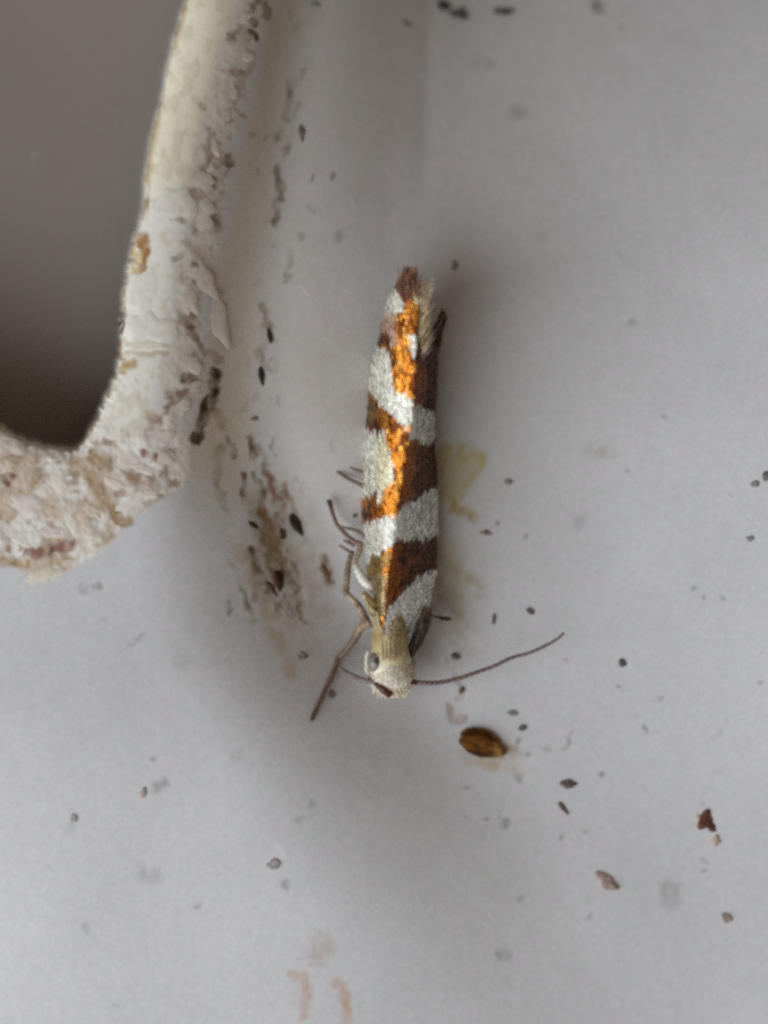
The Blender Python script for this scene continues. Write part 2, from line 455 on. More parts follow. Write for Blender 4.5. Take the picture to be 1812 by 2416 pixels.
# normals of the whole sheet, so that its three pieces meet without a seam
def sheet_normals():
    P = np.stack([VX, VY, Z], -1)
    du = np.gradient(P, axis=1)
    dv = np.gradient(P, axis=0)
    n = np.cross(dv, du)
    n /= np.linalg.norm(n, axis=-1, keepdims=True)
    return n
NRM = sheet_normals()

def sheet_piece(name, facemask, mat, parent=None):
    ny, nx = PX.shape
    idx = np.arange(ny * nx).reshape(ny, nx)
    q = np.stack([idx[1:, :-1], idx[1:, 1:], idx[:-1, 1:], idx[:-1, :-1]], -1)[facemask]
    used, inv = np.unique(q.ravel(), return_inverse=True)
    v = np.stack([VX.ravel()[used], VY.ravel()[used], Z.ravel()[used]], -1) * S
    me = bpy.data.meshes.new(name)
    nf = len(q)
    me.vertices.add(len(used)); me.loops.add(nf * 4); me.polygons.add(nf)
    me.vertices.foreach_set('co', v.astype(np.float32).ravel())
    me.loops.foreach_set('vertex_index', inv.astype(np.int32).ravel())
    me.polygons.foreach_set('loop_start', np.arange(0, nf * 4, 4, dtype=np.int32))
    me.polygons.foreach_set('loop_total', np.full(nf, 4, np.int32))
    me.update(calc_edges=True)
    me.polygons.foreach_set('use_smooth', np.ones(nf, bool))
    a = me.color_attributes.new('col', 'FLOAT_COLOR', 'POINT')
    c4 = np.ones((len(used), 4), np.float32)
    c4[:, :3] = COL.reshape(-1, 3)[used]
    a.data.foreach_set('color', c4.ravel())
    me.normals_split_custom_set_from_vertices(NRM.reshape(-1, 3)[used].tolist())
    me.materials.append(mat)
    o = bpy.data.objects.new(name, me)
    C.objects.link(o)
    if parent:
        o.parent = parent
    return o

fx, fy = (PX[:-1, :-1] + PX[1:, 1:]) / 2, (PY[:-1, :-1] + PY[1:, 1:]) / 2
fd = (D[:-1, :-1] + D[1:, 1:]) / 2
m_hole = fd < -12
m_rim = (~m_hole) & poly_inside(fx, fy, RIM)
tray = sheet_piece('plastic_tray', ~(m_hole | m_rim), MAT_TRAY)
tray['kind'] = 'structure'
tray['label'] = 'dirty white moulded plastic surface with brown stains'
rim = sheet_piece('rim', m_rim, MAT_RIM, tray)
rim['label'] = 'thick cream rim with flaking brown and white crust around the dark recess'
recess = sheet_piece('recess_floor', m_hole, MAT_TRAY, tray)
recess['label'] = 'smooth shaded grey floor of the recess inside the rim'

# pale flakes of crust lifted off the rim (pieces of the rim)
def flake(px, py, a, b, ang, col, th=0.04, seed=0):
    r = random.Random(seed)
    n = 28
    ph = [r.uniform(0, 6.28) for _ in range(4)]
    ca, sa = math.cos(math.radians(ang)), math.sin(math.radians(ang))
    verts, cols = [], []
    gi, gj = int(np.searchsorted(GX, px)), int(np.searchsorted(GY, py))
    base = 0.55 * lin(*col) + 0.45 * COL[gj - 8:gj + 8, gi - 8:gi + 8].reshape(-1, 3).mean(0)
    rings = [(0.0, 1.0), (0.5, 1.0), (0.8, 0.7), (0.95, 0.1), (1.1, -1.2)]
    for k, (rr, h) in enumerate(rings):
        for i in range(1 if k == 0 else n):
            t = 2 * PI * i / n
            w = 1 + 0.10 * math.sin(2 * t + ph[0]) + 0.10 * math.sin(3 * t + ph[1]) + 0.10 * math.sin(5 * t + ph[2]) + 0.08 * math.sin(7 * t + ph[3])
            u, v = rr * a * w * math.cos(t), rr * b * w * math.sin(t)
            x, y = px + u * ca - v * sa, py + u * sa + v * ca
            z = floor_z(x, y) * 0.75 + 0.25 * floor_z(px, py) + th * h + (0.003 * r.random() if k in (1, 2) else 0)
            verts.append(at(x, y, z))
            cols.append(base * r.uniform(0.95, 1.03))
    faces = [(0, 1 + (i + 1) % n, 1 + i) for i in range(n)]
    for k in range(1, len(rings) - 1):
        s0, s1 = 1 + (k - 1) * n, 1 + k * n
        for i in range(n):
            j = (i + 1) % n
            faces.append((s0 + i, s0 + j, s1 + j, s1 + i))
    link_mesh('flake', verts, faces, MAT_FLAKE, rim, cols)

WH, PK, CR = (232, 226, 212), (226, 214, 202), (232, 224, 198)
for i, (x, y, a, b, an, c) in enumerate([
        (470, 425, 38, 17, 10, PK), (410, 480, 46, 40, -12, WH), (470, 505, 36, 34, 30, WH), (470, 640, 62, 22, 62, PK),
        (505, 735, 70, 24, 68, PK), (440, 700, 46, 20, 75, PK), (338, 690, 40, 56, 20, WH), (352, 775, 56, 40, 10, WH), (345, 815, 44, 15, 0, CR),
        (440, 855, 34, 22, 40, PK), (452, 915, 22, 13, -20, WH), (425, 962, 26, 17, -20, WH), (370, 1030, 36, 20, 10, PK), (300, 1080, 30, 24, 40, PK),
        (335, 1105, 32, 12, 14, WH), (385, 1080, 22, 16, 0, PK), (310, 1190, 34, 26, -30, WH), (350, 1165, 28, 12, 10, PK), (270, 1140, 24, 13, 20, PK),
        (65, 1190, 40, 22, 20, PK), (140, 1140, 26, 15, 50, PK), (170, 1235, 46, 13, 60, WH), (215, 1205, 24, 14, 30, CR), (45, 1270, 38, 12, 32, WH), (100, 1355, 40, 11, -18, CR),
        (120, 1255, 26, 15, 10, PK), (225, 1270, 18, 13, 0, CR), (30, 1085, 24, 12, 15, TAN), (300, 955, 40, 20, -50, CR),
        (575, 130, 22, 15, 30, PK), (545, 210, 24, 13, 70, PK), (530, 275, 22, 12, 100, PK), (505, 345, 22, 12, 60, PK), (570, 40, 20, 14, 20, PK)]):
    flake(x, y, a, b, an, c, th=0.003 + 0.006 * ((i * 37) % 10) / 10, seed=i)

# ------------------------------------------------------------------ specks and crumbs lying on the tray
def speck(px, py, a, b, ang, col, label, h=None, group=None, name='dirt_speck', cat='speck', seed=None, tip=None, lump=0.3, mottle=0.0):
    """flattened irregular grain; a, b half sizes in photograph pixels"""
    r = np.random.default_rng(seed if seed is not None else int(px * 7 + py))
    bm = bmesh.new()
    bmesh.ops.create_icosphere(bm, subdivisions=3, radius=1.0)
    co = np.array([v.co[:] for v in bm.verts])
    faces = [tuple(v.index for v in f.verts) for f in bm.faces]
    bm.free()
    ph = r.uniform(0, 6.28, (6, 3))
    fr = r.normal(0, 2.2, (6, 3))
    w = np.zeros(len(co))
    for i in range(6):
        w += np.sin(co @ fr[i] + ph[i, 0]) / (1 + 0.4 * i)
    co = co * (1 + lump * w[:, None] / 1.6)
    h = h if h is not None else min(a, b) * K * 0.55
    ca, sa = math.cos(math.radians(ang)), math.sin(math.radians(ang))
    zc = floor_z(px, py)
    V, Cc = [], []
    gi, gj = int(np.searchsorted(GX, px)), int(np.searchsorted(GY, py))
    pale = 0.16 if (a < 15 and b < 15) else 0.04 if a < 50 else 0.0
    base = lin(*col) * (1 - pale) + COL[min(gj, len(GY) - 1), min(gi, len(GX) - 1)] * pale
    tcol = lin(*tip) if tip else base
    for c in co:
        u, v = c[0] * a, c[1] * b * (1 - 0.25 * max(c[0], 0))
        x, y = px + u * ca - v * sa, py + u * sa + v * ca
        z = floor_z(x, y) * 0.8 + 0.2 * zc + h * (0.35 if a > 50 else 0.08) + c[2] * h * 0.75
        V.append(at(x, y, z))
        t = float(np.clip((c[0] - 0.35) / 0.5, 0, 1))
        mo = 1 + mottle * math.sin(c[0] * 5.1 + 2 * math.sin(c[1] * 6 + 1)) * math.sin(c[1] * 4.3 + c[0] * 3 + 0.5)
        Cc.append((base * (1 - t) + tcol * t) * r.uniform(0.8, 1.2) * mo)
    o = link_mesh(name, V, faces, MAT_SPECK, None, Cc)
    thing(o, label, cat, group)
    return o

BLK, MAR, BR2, GRN, GRB = (34, 24, 16), (62, 30, 22), (86, 62, 40), (70, 76, 66), (104, 94, 84)
speck(1133, 1750, 56, 29, 19, (90, 54, 14), 'large oval dark brown dropping with a pale tan tail below the moth head', h=0.13, name='dropping', cat='dropping', tip=(150, 110, 60), lump=0.24, mottle=0.8)
speck(1668, 1935, 14, 27, 22, (96, 48, 26), 'reddish brown crumb with a forked lower end on clean plastic', name='crumb', cat='crumb', lump=0.3)
speck(1678, 1950, 8, 17, -38, (88, 44, 24), 'short red brown splinter leaning against the reddish crumb', name='splinter', cat='splinter', lump=0.2)
speck(1652, 1928, 12, 6, 10, (196, 158, 116), 'small pale tan chip touching the reddish crumb', name='chip', cat='chip')
speck(1688, 1986, 11, 14, 0, (168, 146, 124), 'pale tan round grain just below the reddish crumb', cat='grain', name='grain')
speck(1434, 2079, 26, 15, 32, (150, 128, 116), 'greyish brown slanting flat crumb on bare plastic, far below the moth', name='crumb', cat='crumb')
speck(1713, 2166, 14, 10, 30, (152, 136, 120), 'small grey brown grain, farthest from the moth', name='grain', cat='grain')
speck(1343, 1849, 17, 9, -8, (92, 72, 62), 'flat brown crumb lying crosswise beyond the large dropping', name='crumb', cat='crumb')
speck(1328, 1906, 17, 6, 50, (104, 86, 76), 'thin slanting brown splinter beside the flat crosswise crumb', name='splinter', cat='splinter')
speck(1233, 1717, 10, 8, 10, (66, 58, 54), 'small dark grain beside the tail of the large dropping')
speck(1210, 1681, 12, 7, 5, (118, 112, 108), 'small grey oval grain between the right antenna and large dropping')
speck(1254, 1443, 10, 9, 0, (44, 32, 28), 'round dark speck above the curved tip of the right antenna')
speck(1166, 1461, 5, 14, 8, (82, 58, 44), 'thin upright brown sliver between moth leg tip and round dark speck', name='sliver')
speck(1075, 1548, 11, 9, 10, (52, 36, 26), 'dark speck on olive stain between wing base and right antenna')
speck(1467, 1565, 9, 9, 0, (52, 46, 44), 'lone dark speck beyond the tip of the right antenna')
speck(1090, 1627, 8, 9, 0, (94, 64, 42), 'small brown speck just under the right antenna')
speck(1147, 1257, 11, 7, 15, (124, 100, 70), 'small tan speck at the lower end of the yellow stain')
speck(1199, 1136, 9, 7, 0, (116, 110, 104), 'small grey speck beside the yellow stain')
speck(1072, 626, 9, 10, 0, (106, 100, 92), 'small grey speck beside the fringed tip of the wings')
speck(1045, 15, 17, 13, 10, (62, 68, 58), 'dark green round mould spot, darkest of the green spots')
speck(1085, 36, 20, 16, 0, (86, 90, 80), 'greyish green blurred mould spot beside the darkest green spot')
speck(1192, 25, 21, 12, -5, (84, 86, 74), 'oval greyish green mould spot standing apart from the other two green spots')
speck(1784, 1142, 10, 8, 0, (112, 108, 104), 'grey grain next to the dark olive crumb')
speck(1808, 1124, 12, 12, 0, (84, 84, 74), 'dark olive crumb on bare plastic level with yellow stain')
speck(1771, 1271, 9, 7, 0, (118, 114, 110), 'small round grey grain on bare plastic, alone')
speck(713, 316, 7, 19, -5, (100, 90, 76), 'upright grey brown sliver on the floor beside the rim', name='sliver')
speck(338, 1871, 9, 14, 15, (176, 144, 134), 'pinkish brown grain on the bright plastic below the rim', name='grain', cat='grain')
speck(176, 1931, 11, 9, 20, (166, 154, 148), 'small grey brown grain on the brightest plastic', name='grain', cat='grain')
speck(646, 2041, 16, 12, 10, (160, 152, 148), 'blurred grey grain beside a white smear', name='grain', cat='grain')
FG = 'dark droppings along the foot of the rim'
speck(638, 791, 21, 7, 80, BLK, 'black upright dropping, uppermost on the floor along the rim foot', group=FG, name='dropping', cat='dropping')
speck(616, 887, 20, 8, 84, BLK, 'black upright dropping just below the uppermost one along the rim foot', group=FG, name='dropping', cat='dropping')
speck(701, 1236, 27, 12, 68, (38, 28, 14), 'large black brown dropping beside the moth leg tip', group=FG, name='dropping', cat='dropping', h=0.09)
speck(667, 1261, 14, 8, 70, MAR, 'small maroon dropping beside the large black brown dropping', group=FG, name='dropping', cat='dropping')
speck(597, 1237, 18, 8, 35, (72, 50, 28), 'brown slanting dropping pressed against the rim foot', group=FG, name='dropping', cat='dropping')
speck(658, 1371, 26, 10, 74, MAR, 'maroon elongated dropping, lowest on the stained corner by the rim', group=FG, name='dropping', cat='dropping', h=0.08)
speck(640, 1385, 20, 6, 55, (92, 68, 40), 'thin brown sliver touching the lowest maroon dropping', group=FG, name='sliver')
speck(600, 988, 9, 6, 0, (120, 104, 82), 'tiny tan grain at the rim foot between upper and lower droppings', group=FG, name='grain', cat='grain')
speck(772, 1358, 23, 7, 66, (112, 86, 60), 'thin tan brown sliver between the rim foot and the moth legs', name='sliver')
speck(714, 1547, 12, 9, 0, (128, 112, 94), 'pale brown grain beside the banded foreleg', name='grain', cat='grain')
speck(783, 1638, 8, 9, 0, (112, 96, 82), 'small brown grain beside the outstretched foreleg tip', name='grain', cat='grain')
speck(838, 1215, 7, 6, 0, (110, 96, 84), 'tiny brown grain between the upper leg and the wing', name='grain', cat='grain')

# ------------------------------------------------------------------ the moth
moth = bpy.data.objects.new('moth', None)
C.objects.link(moth)
moth.location = Vector(at(940, 1500, 0.0)) * S
MZ = floor_z(900, 1350)
moth.empty_display_size = 0.001
bpy.context.view_layer.update()
thing(moth, 'small moth with golden brown and white banded wings resting head down on the plastic', 'moth')

Z1 = lambda pts: [(700 + x * 0.3014, 600 + y * 0.3014) for x, y in pts]
Z2 = lambda pts: [(700 + x * 0.422, 1150 + y * 0.422) for x, y in pts]
GOLD, SHADE_BROWN, WHITE, CREAM = lin(222, 134, 40), lin(88, 46, 16), lin(250, 245, 226), lin(255, 242, 200)
SILV, TANW, PINK = lin(236, 237, 228), lin(196, 150, 104), lin(216, 176, 150)
LEFT_PATTERN = [
    (Z1([(560, 1060), (620, 1180), (640, 1300), (540, 1400), (540, 1200)]), lin(150, 116, 60), 5),
    (Z1([(655, 480), (800, 490), (770, 600), (790, 740), (740, 760), (640, 660)]), PINK, 6),
    (Z1([(715, 270), (770, 300), (845, 420), (830, 480), (740, 505), (650, 470), (660, 360)]), WHITE, 4),
    (Z1([(560, 720), (715, 780), (755, 900), (755, 1080), (830, 1120), (930, 1150), (920, 1400), (820, 1355), (740, 1265), (660, 1215), (590, 1090), (540, 950)]), WHITE, 4),
    (Z1([(480, 1390), (620, 1400), (685, 1400), (695, 1490), (745, 1600), (765, 1700), (745, 1800), (690, 1880), (640, 1990), (640, 1905), (480, 1935)]), WHITE, 5),
    (Z1([(640, 1420), (700, 1500), (760, 1690), (740, 1800), (690, 1880), (630, 1880), (630, 1600)]), CREAM, 6),  # cream highlight strip painted over the white band
    (Z2([(330, 240), (430, 205), (560, 170), (570, 260), (550, 340), (480, 375), (440, 430), (410, 500), (330, 460)]), WHITE, 4),
    (Z2([(420, 420), (480, 380), (520, 400), (500, 470), (420, 560), (380, 500)]), lin(170, 130, 70), 6),
    (Z2([(380, 500), (500, 500), (500, 680), (470, 760), (380, 700)]), lin(176, 150, 104), 8),
    (Z1([(650, 640), (700, 630), (745, 690), (730, 770), (660, 740)]), lin(120, 72, 24), 4),
    (Z1([(880, 640), (990, 630), (1000, 700), (985, 850), (905, 850), (895, 750)]), WHITE, 4),
    (Z1([(925, 340), (970, 345), (975, 400), (930, 410)]), CREAM, 4), (Z1([(955, 540), (1020, 540), (1020, 650), (960, 640)]), CREAM, 4),
    (Z1([(990, 300), (1060, 300), (1060, 470), (990, 520)]), lin(216, 190, 140), 6),
]
RIGHT_PATTERN = [
    (Z1([(860, 1190), (1000, 1230), (1110, 1290), (1110, 1460), (990, 1520), (870, 1450)]), SILV, 5),
    (Z2([(520, 150), (640, 90), (730, 35), (830, 10), (830, 265), (730, 310), (540, 310), (500, 240)]), SILV, 4),
    (Z2([(690, 500), (830, 480), (800, 660), (620, 830), (480, 800), (500, 700), (600, 590), (650, 540)]), SILV, 5),
    (Z1([(970, 640), (1040, 640), (1030, 800), (960, 850)]), lin(176, 160, 150), 6),
]

WY = np.array([633, 660, 700, 742, 800, 850, 900, 990, 1040, 1100, 1180, 1240, 1300, 1350, 1400, 1440, 1480])
W_L = np.array([952, 942, 918, 905, 894, 879, 873, 866, 860, 856, 854, 857, 861, 868, 882, 890, 897])
W_R = np.array([962, 974, 985, 986, 983, 982, 980, 972, 964, 955, 940, 932, 924, 915, 910, 907, 906])
W_ZR = np.array([1.06, 1.10, 1.14, 1.17, 1.19, 1.19, 1.19, 1.18, 1.17, 1.16, 1.14, 1.12, 1.09, 1.06, 1.02, 0.97, 0.9])
W_ZL = np.array([0.80, 0.72, 0.58, 0.46, 0.36, 0.30, 0.27, 0.24, 0.22, 0.20, 0.2, 0.2, 0.22, 0.28, 0.38, 0.5, 0.6])
R_Y = np.array([742, 770, 793, 841, 901, 962, 992, 1046, 1112, 1192, 1268, 1352, 1378, 1420, 1445, 1480, 1500])
R_E = np.array([1053, 1046, 1039, 1032, 1029, 1026, 1023, 1024, 1030, 1031, 1031, 1027, 1021, 1012, 1000, 975, 960])

def paint(px, py, pattern, base, metal):
    al = np.full(len(px), metal)
    col = np.array(base, float)
    if col.ndim == 1:
        col = np.tile(col, (len(px), 1))
    jx = px + 6 * (vnoise(px / 5, py / 22, 90) - 0.5)
    jy = py + 11 * (vnoise(px / 3.5, py / 40, 91) - 0.5) + 10 * (vnoise(px / 14, py / 30, 92) - 0.5)
    for poly, c, soft in pattern:
        m = smooth((soft * 0.5 - poly_sdf(jx, jy, poly)) / soft)[:, None]
        col = col * (1 - m) + c * m
        al = al * (1 - m[:, 0]) + (0.2 if c.min() > 0.2 else 0.6) * m[:, 0]
    return col, al

def wing_surf(py, v, side):
    """point of the folded wing: py photograph row, v 0 at the ridge to 1 at the outer edge"""
    xr, zr, zl = np.interp(py, WY, W_R), np.interp(py, WY, W_ZR), np.interp(py, WY, W_ZL)
    if side == 'left':
        xe = np.interp(py, WY, W_L)
        th = v * PI * 0.56
        x = xr + (xe - xr) * (0.28 * v + 0.72 * np.sin(th))
        z = zl + (zr - zl) * (0.12 * (1 - v) + 0.88 * np.cos(th)) - 0.03 * (1 - v) ** 6
    else:
        xe = np.interp(py, R_Y, R_E)
        tip = np.maximum(841 - py, 0)              # splayed dark tip
        xr = xr + tip * 0.58
        zr = zr - 0.012 - tip * 0.0038
        zl = zl * 0.8
        x = xr + (xe - xr) * (1 - (1 - v) ** 1.25) - 3.0 * np.exp(-((v - 0.80) / 0.05) ** 2)
        z = zl + (zr - zl) * (1 - v ** 1.15)
    return x, z

def wing_colour(x, y, v, side):
    if side == 'left':
        n = fbm(x / 9, y / 26, 97, 3)[:, None]
        base = GOLD * (1 - smooth((0.56 - n) / 0.22)) + lin(118, 58, 16) * smooth((0.56 - n) / 0.22)
        n2 = fbm(x / 6, y / 16, 99, 2)[:, None]
        base = base * (1 - smooth((n2 - 0.62) / 0.1)) + lin(236, 168, 74) * smooth((n2 - 0.62) / 0.1)
        tipm = smooth((760 - y[:, None]) / 80)
        base = base * (1 - tipm * 0.6) + lin(132, 66, 28) * tipm * 0.6
        return paint(x, y, LEFT_PATTERN, base, 0.8)
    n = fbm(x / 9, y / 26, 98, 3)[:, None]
    base = SHADE_BROWN * (0.55 + 0.9 * n)  # right wing's shade painted in as a darker brown than the left
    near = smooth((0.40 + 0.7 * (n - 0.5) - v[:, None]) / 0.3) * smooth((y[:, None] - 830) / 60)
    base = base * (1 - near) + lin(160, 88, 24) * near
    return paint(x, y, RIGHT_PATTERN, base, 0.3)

def to_mm(x, y, z):
    f = (CAM_H - z) / CAM_H
    return np.stack([(x - 906) * K * f, (1208 - y) * K * f, z], -1)

def wing_mesh(name, side):
    rows, cols_n = 150, 44
    y0, y1 = (652, 1478) if side == 'left' else (742, 1496)
    yy, vv = np.meshgrid(np.linspace(y0, y1, rows), np.linspace(0, 1, cols_n), indexing='ij')
    yy, vv = yy.ravel(), vv.ravel()
    x, z = wing_surf(yy, vv, side)
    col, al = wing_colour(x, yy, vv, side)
    V = to_mm(x, yy, z)
    faces = []
    for i in range(rows - 1):
        for j in range(cols_n - 1):
            a = i * cols_n + j
            q = (a, a + 1, a + cols_n + 1, a + cols_n)
            faces.append(q[::-1] if side == 'right' else q)
    o = link_mesh(name, V, faces, MAT_WING, moth, col * 0.92, alpha=al)
    s = o.modifiers.new('thickness', 'SOLIDIFY')
    s.thickness = 0.018 * S
    s.offset = -1
    # overlapping scales, tips towards the wing tip
    r = np.random.default_rng(21 if side == 'left' else 22)
    sy, sv = [], []
    k = 0
    y = y0 + 14.0
    while y < y1 - 4:
        m = 30 if side == 'left' else 26
        v = (np.arange(m) + (0.5 if k % 2 else 0.0) + r.uniform(-.3, .3, m)) / m
        v = v[(v > 0.01) & (v < 0.985)]
        sy.append(y + r.uniform(-4, 4, len(v)))
        sv.append(v)
        y += 9.5
        k += 1
    sy, sv = np.concatenate(sy), np.concatenate(sv)
    px, pz = wing_surf(sy, sv, side)
    P = to_mm(px, sy, pz)
    ax, az = wing_surf(sy - 2, sv, side)
    Tu = to_mm(ax, sy - 2, az) - P
    Tu /= np.linalg.norm(Tu, axis=1, keepdims=True)
    v2 = np.minimum(sv + 0.01, 1.0)
    bx, bz = wing_surf(sy, v2, side)
    Tv = to_mm(bx, sy, bz) - P
    Tv /= np.linalg.norm(Tv, axis=1, keepdims=True) + 1e-12
    Nn = np.cross(Tu, Tv)
    Nn /= np.linalg.norm(Nn, axis=1, keepdims=True)
    Nn *= np.sign(Nn[:, 2:3] + 1e-9)
    Tv = np.cross(Nn, Tu)
    rot = r.normal(0, 0.10, len(sy))[:, None]
    roll = r.normal(0, 0.075, len(sy))[:, None]
    U = Tu * np.cos(rot) + Tv * np.sin(rot)
    W = Tv * np.cos(rot) - Tu * np.sin(rot)
    W = W + Nn * roll
    L = r.uniform(0.10, 0.155, len(sy))[:, None]
    hw = r.uniform(0.017, 0.025, len(sy))[:, None]
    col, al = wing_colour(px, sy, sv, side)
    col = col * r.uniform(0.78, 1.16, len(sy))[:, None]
    prof = [(-0.45, 0.55, 0.000), (0.0, 1.0, 0.010), (0.42, 0.9, 0.021), (0.58, 0.35, 0.024)]
    VV = []
    for s_, w_, h_ in prof:
        for sg in (-1, 1):
            VV.append(P + U * L * s_ + W * hw * w_ * sg + Nn * (h_ + 0.003))
    VV = np.stack(VV, 1)                                       # n, 8, 3
    n = len(sy)
    base = (np.arange(n) * 8)[:, None]
    F_ = np.concatenate([base + np.array([2 * i, 2 * i + 1, 2 * i + 3, 2 * i + 2]) for i in range(3)], 0)
    so = link_mesh('wing_scales', VV.reshape(-1, 3), F_.tolist(), MAT_WING, o, np.repeat(col, 8, 0), smooth_shade=False, alpha=np.repeat(al, 8))
    so['kind'] = 'stuff'
    return o

fw_l = wing_mesh('forewing', 'left')
fw_l['label'] = 'golden orange forewing with white bands catching the light'
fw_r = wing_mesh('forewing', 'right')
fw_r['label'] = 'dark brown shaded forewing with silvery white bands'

def tube_geo(pts, radii, cols, sides=10, sub=6, flat=1.0, seg=0.0):
    """smooth tapered tube through pixel points (px,py,z); radii in mm"""
    P = np.array([at(*p) for p in pts], float)
    n = len(P)
    ext = np.vstack([2 * P[0] - P[1], P, 2 * P[-1] - P[-2]])
    C3, R3, K3 = [], [], []
    cols = [np.asarray(c, float) for c in cols]
    for i in range(n - 1):
        p0, p1, p2, p3 = ext[i:i + 4]
        for s in range(sub):
            t = s / sub
            C3.append(0.5 * ((2 * p1) + (-p0 + p2) * t + (2 * p0 - 5 * p1 + 4 * p2 - p3) * t * t + (-p0 + 3 * p1 - 3 * p2 + p3) * t ** 3))
            R3.append(radii[i] * (1 - t) + radii[i + 1] * t)
            K3.append(cols[i] * (1 - t) + cols[i + 1] * t)
    C3.append(P[-1]); R3.append(radii[-1]); K3.append(cols[-1])
    C3 = np.array(C3)
    if seg:
        R3 = [r_ * (1 + seg * math.sin(i * 2.1)) for i, r_ in enumerate(R3)]
        K3 = [k_ * (1 + 1.6 * seg * math.sin(i * 2.1 + 0.8)) for i, k_ in enumerate(K3)]
    V, Cc, faces = [], [], []
    up = np.array([0, 0, 1.0])
    for i, c in enumerate(C3):
        tg = C3[min(i + 1, len(C3) - 1)] - C3[max(i - 1, 0)]
        tg /= np.linalg.norm(tg) + 1e-9
        a = np.cross(tg, up)
        if np.linalg.norm(a) < 1e-3:
            a = np.array([1.0, 0, 0])
        a /= np.linalg.norm(a)
        b = np.cross(a, tg)
        for s in range(sides):
            t = 2 * PI * s / sides
            V.append(c + R3[i] * (a * math.cos(t) + b * flat * math.sin(t)))
            Cc.append(K3[i])
    m = len(C3)
    for i in range(m - 1):
        for s in range(sides):
            q = (s + 1) % sides
            faces.append((i * sides + s, i * sides + q, (i + 1) * sides + q, (i + 1) * sides + s))
    faces.append(tuple(range(sides))[::-1])
    faces.append(tuple((m - 1) * sides + s for s in range(sides)))
    return V, faces, Cc

def tube(name, pts, radii, cols, parent, mat, **kw):
    V, F_, Cc = tube_geo(pts, radii, cols, **kw)
    return link_mesh(name, V, F_, mat, parent, Cc)

# body: abdomen, thorax, neck and head in one skin
THX, HEAD, NECK = lin(178, 156, 108), lin(250, 245, 228), lin(170, 146, 96)
body_pts = [(985, 760, 0.85), (975, 860, 0.72), (962, 1000, 0.62), (950, 1150, 0.56), (940, 1290, 0.50), (934, 1390, 0.50), (924, 1455, 0.54), (920, 1500, 0.58),
            (921, 1530, 0.52), (922, 1556, 0.48), (925, 1585, 0.45), (929, 1612, 0.42), (932, 1634, 0.40), (933, 1645, 0.38)]
body_r = [0.04, 0.12, 0.16, 0.19, 0.20, 0.20, 0.22, 0.26, 0.255, 0.285, 0.31, 0.28, 0.17, 0.05]
body_c = [lin(120, 100, 70)] * 4 + [lin(150, 130, 90)] * 2 + [THX, NECK, lin(190, 168, 120), lin(226, 212, 172), HEAD, HEAD, lin(238, 222, 184), lin(226, 200, 150)]
body = tube('body', body_pts, body_r, body_c, moth, MAT_BODY, sides=32, sub=8)
body['label'] = 'pale tan thorax and cream scaled head'

# hair-like scales
def strands(name, items, mat, parent, w=0.012):
    """items: list of (p0, p1, bend_z, width_mm, colour0, colour1); tapered three-sided strands"""
    V, F_, Cc = [], [], []
    for p0, p1, bz, wd, c0, c1 in items:
        a, b = np.array(at(*p0)), np.array(at(*p1))
        t = b - a
        sidev = np.cross(t, (0, 0, 1.0))
        sidev /= np.linalg.norm(sidev) + 1e-9
        upv = np.cross(sidev, t / (np.linalg.norm(t) + 1e-9))
        k0 = len(V)
        for s, r in [(0, 0.8), (0.4, 1.0), (0.75, 0.7), (1.0, 0.12)]:
            c = a + t * s + np.array([0, 0, bz * 4 * s * (1 - s)])
            for d in (sidev, -0.5 * sidev + 0.6 * upv, -0.5 * sidev - 0.6 * upv):
                V.append(c + d * wd * r)
                Cc.append(np.asarray(c0) * (1 - s) + np.asarray(c1) * s)
        for i in range(3):
            for j in range(3):
                q = (j + 1) % 3
                F_.append((k0 + i * 3 + j, k0 + i * 3 + q, k0 + i * 3 + 3 + q, k0 + i * 3 + 3 + j))
    o = link_mesh(name, V, F_, mat, parent, Cc)
    return o

R_ = random.Random(5)
def jit(c, s=0.15):
    return np.asarray(c) * (1 + R_.uniform(-s, s))

# fringe at the wing tips
it = []
for i in range(130):                                             # brown hairs off the left apex
    x0, y0 = R_.uniform(942, 985), R_.uniform(655, 720)
    a = R_.uniform(-0.35, 0.45)
    L = R_.uniform(24, 52)
    c = lin(120, 62, 30) if R_.random() < 0.75 else lin(190, 150, 110)
    it.append(((x0, y0, 1.08), (x0 + L * math.sin(a) * 0.8, max(y0 - L * math.cos(a), 628), 1.10 + R_.uniform(-.05, .12)), 0.03, 0.012, jit(c), jit(lin(160, 110, 80))))
for i in range(190):                                             # cream hairs between the tips
    s = R_.random()
    x0, y0 = 986 + R_.uniform(-8, 16), 690 + 150 * s
    ang = R_.uniform(0.15, 0.75)
    L = R_.uniform(28, 58)
    c = lin(244, 226, 184) if R_.random() < 0.72 else lin(190, 146, 96)
    it.append(((x0, y0, 1.10), (x0 + L * math.sin(ang), y0 - L * math.cos(ang), 1.02 + R_.uniform(-.12, .15)), 0.03, 0.012, jit(c), jit(lin(206, 186, 150))))
for i in range(10):
    x0 = R_.uniform(990, 1012)
    it.append(((x0, R_.uniform(690, 720), 1.08), (x0 + R_.uniform(8, 24), R_.uniform(648, 680), 1.1), 0.02, 0.009, lin(230, 214, 180), lin(214, 206, 190)))
o = strands('fringe', it, MAT_HAIR, fw_l)
o['kind'] = 'stuff'
o['label'] = 'frayed brown and cream fringe of hair scales at the wing tip'
it = []
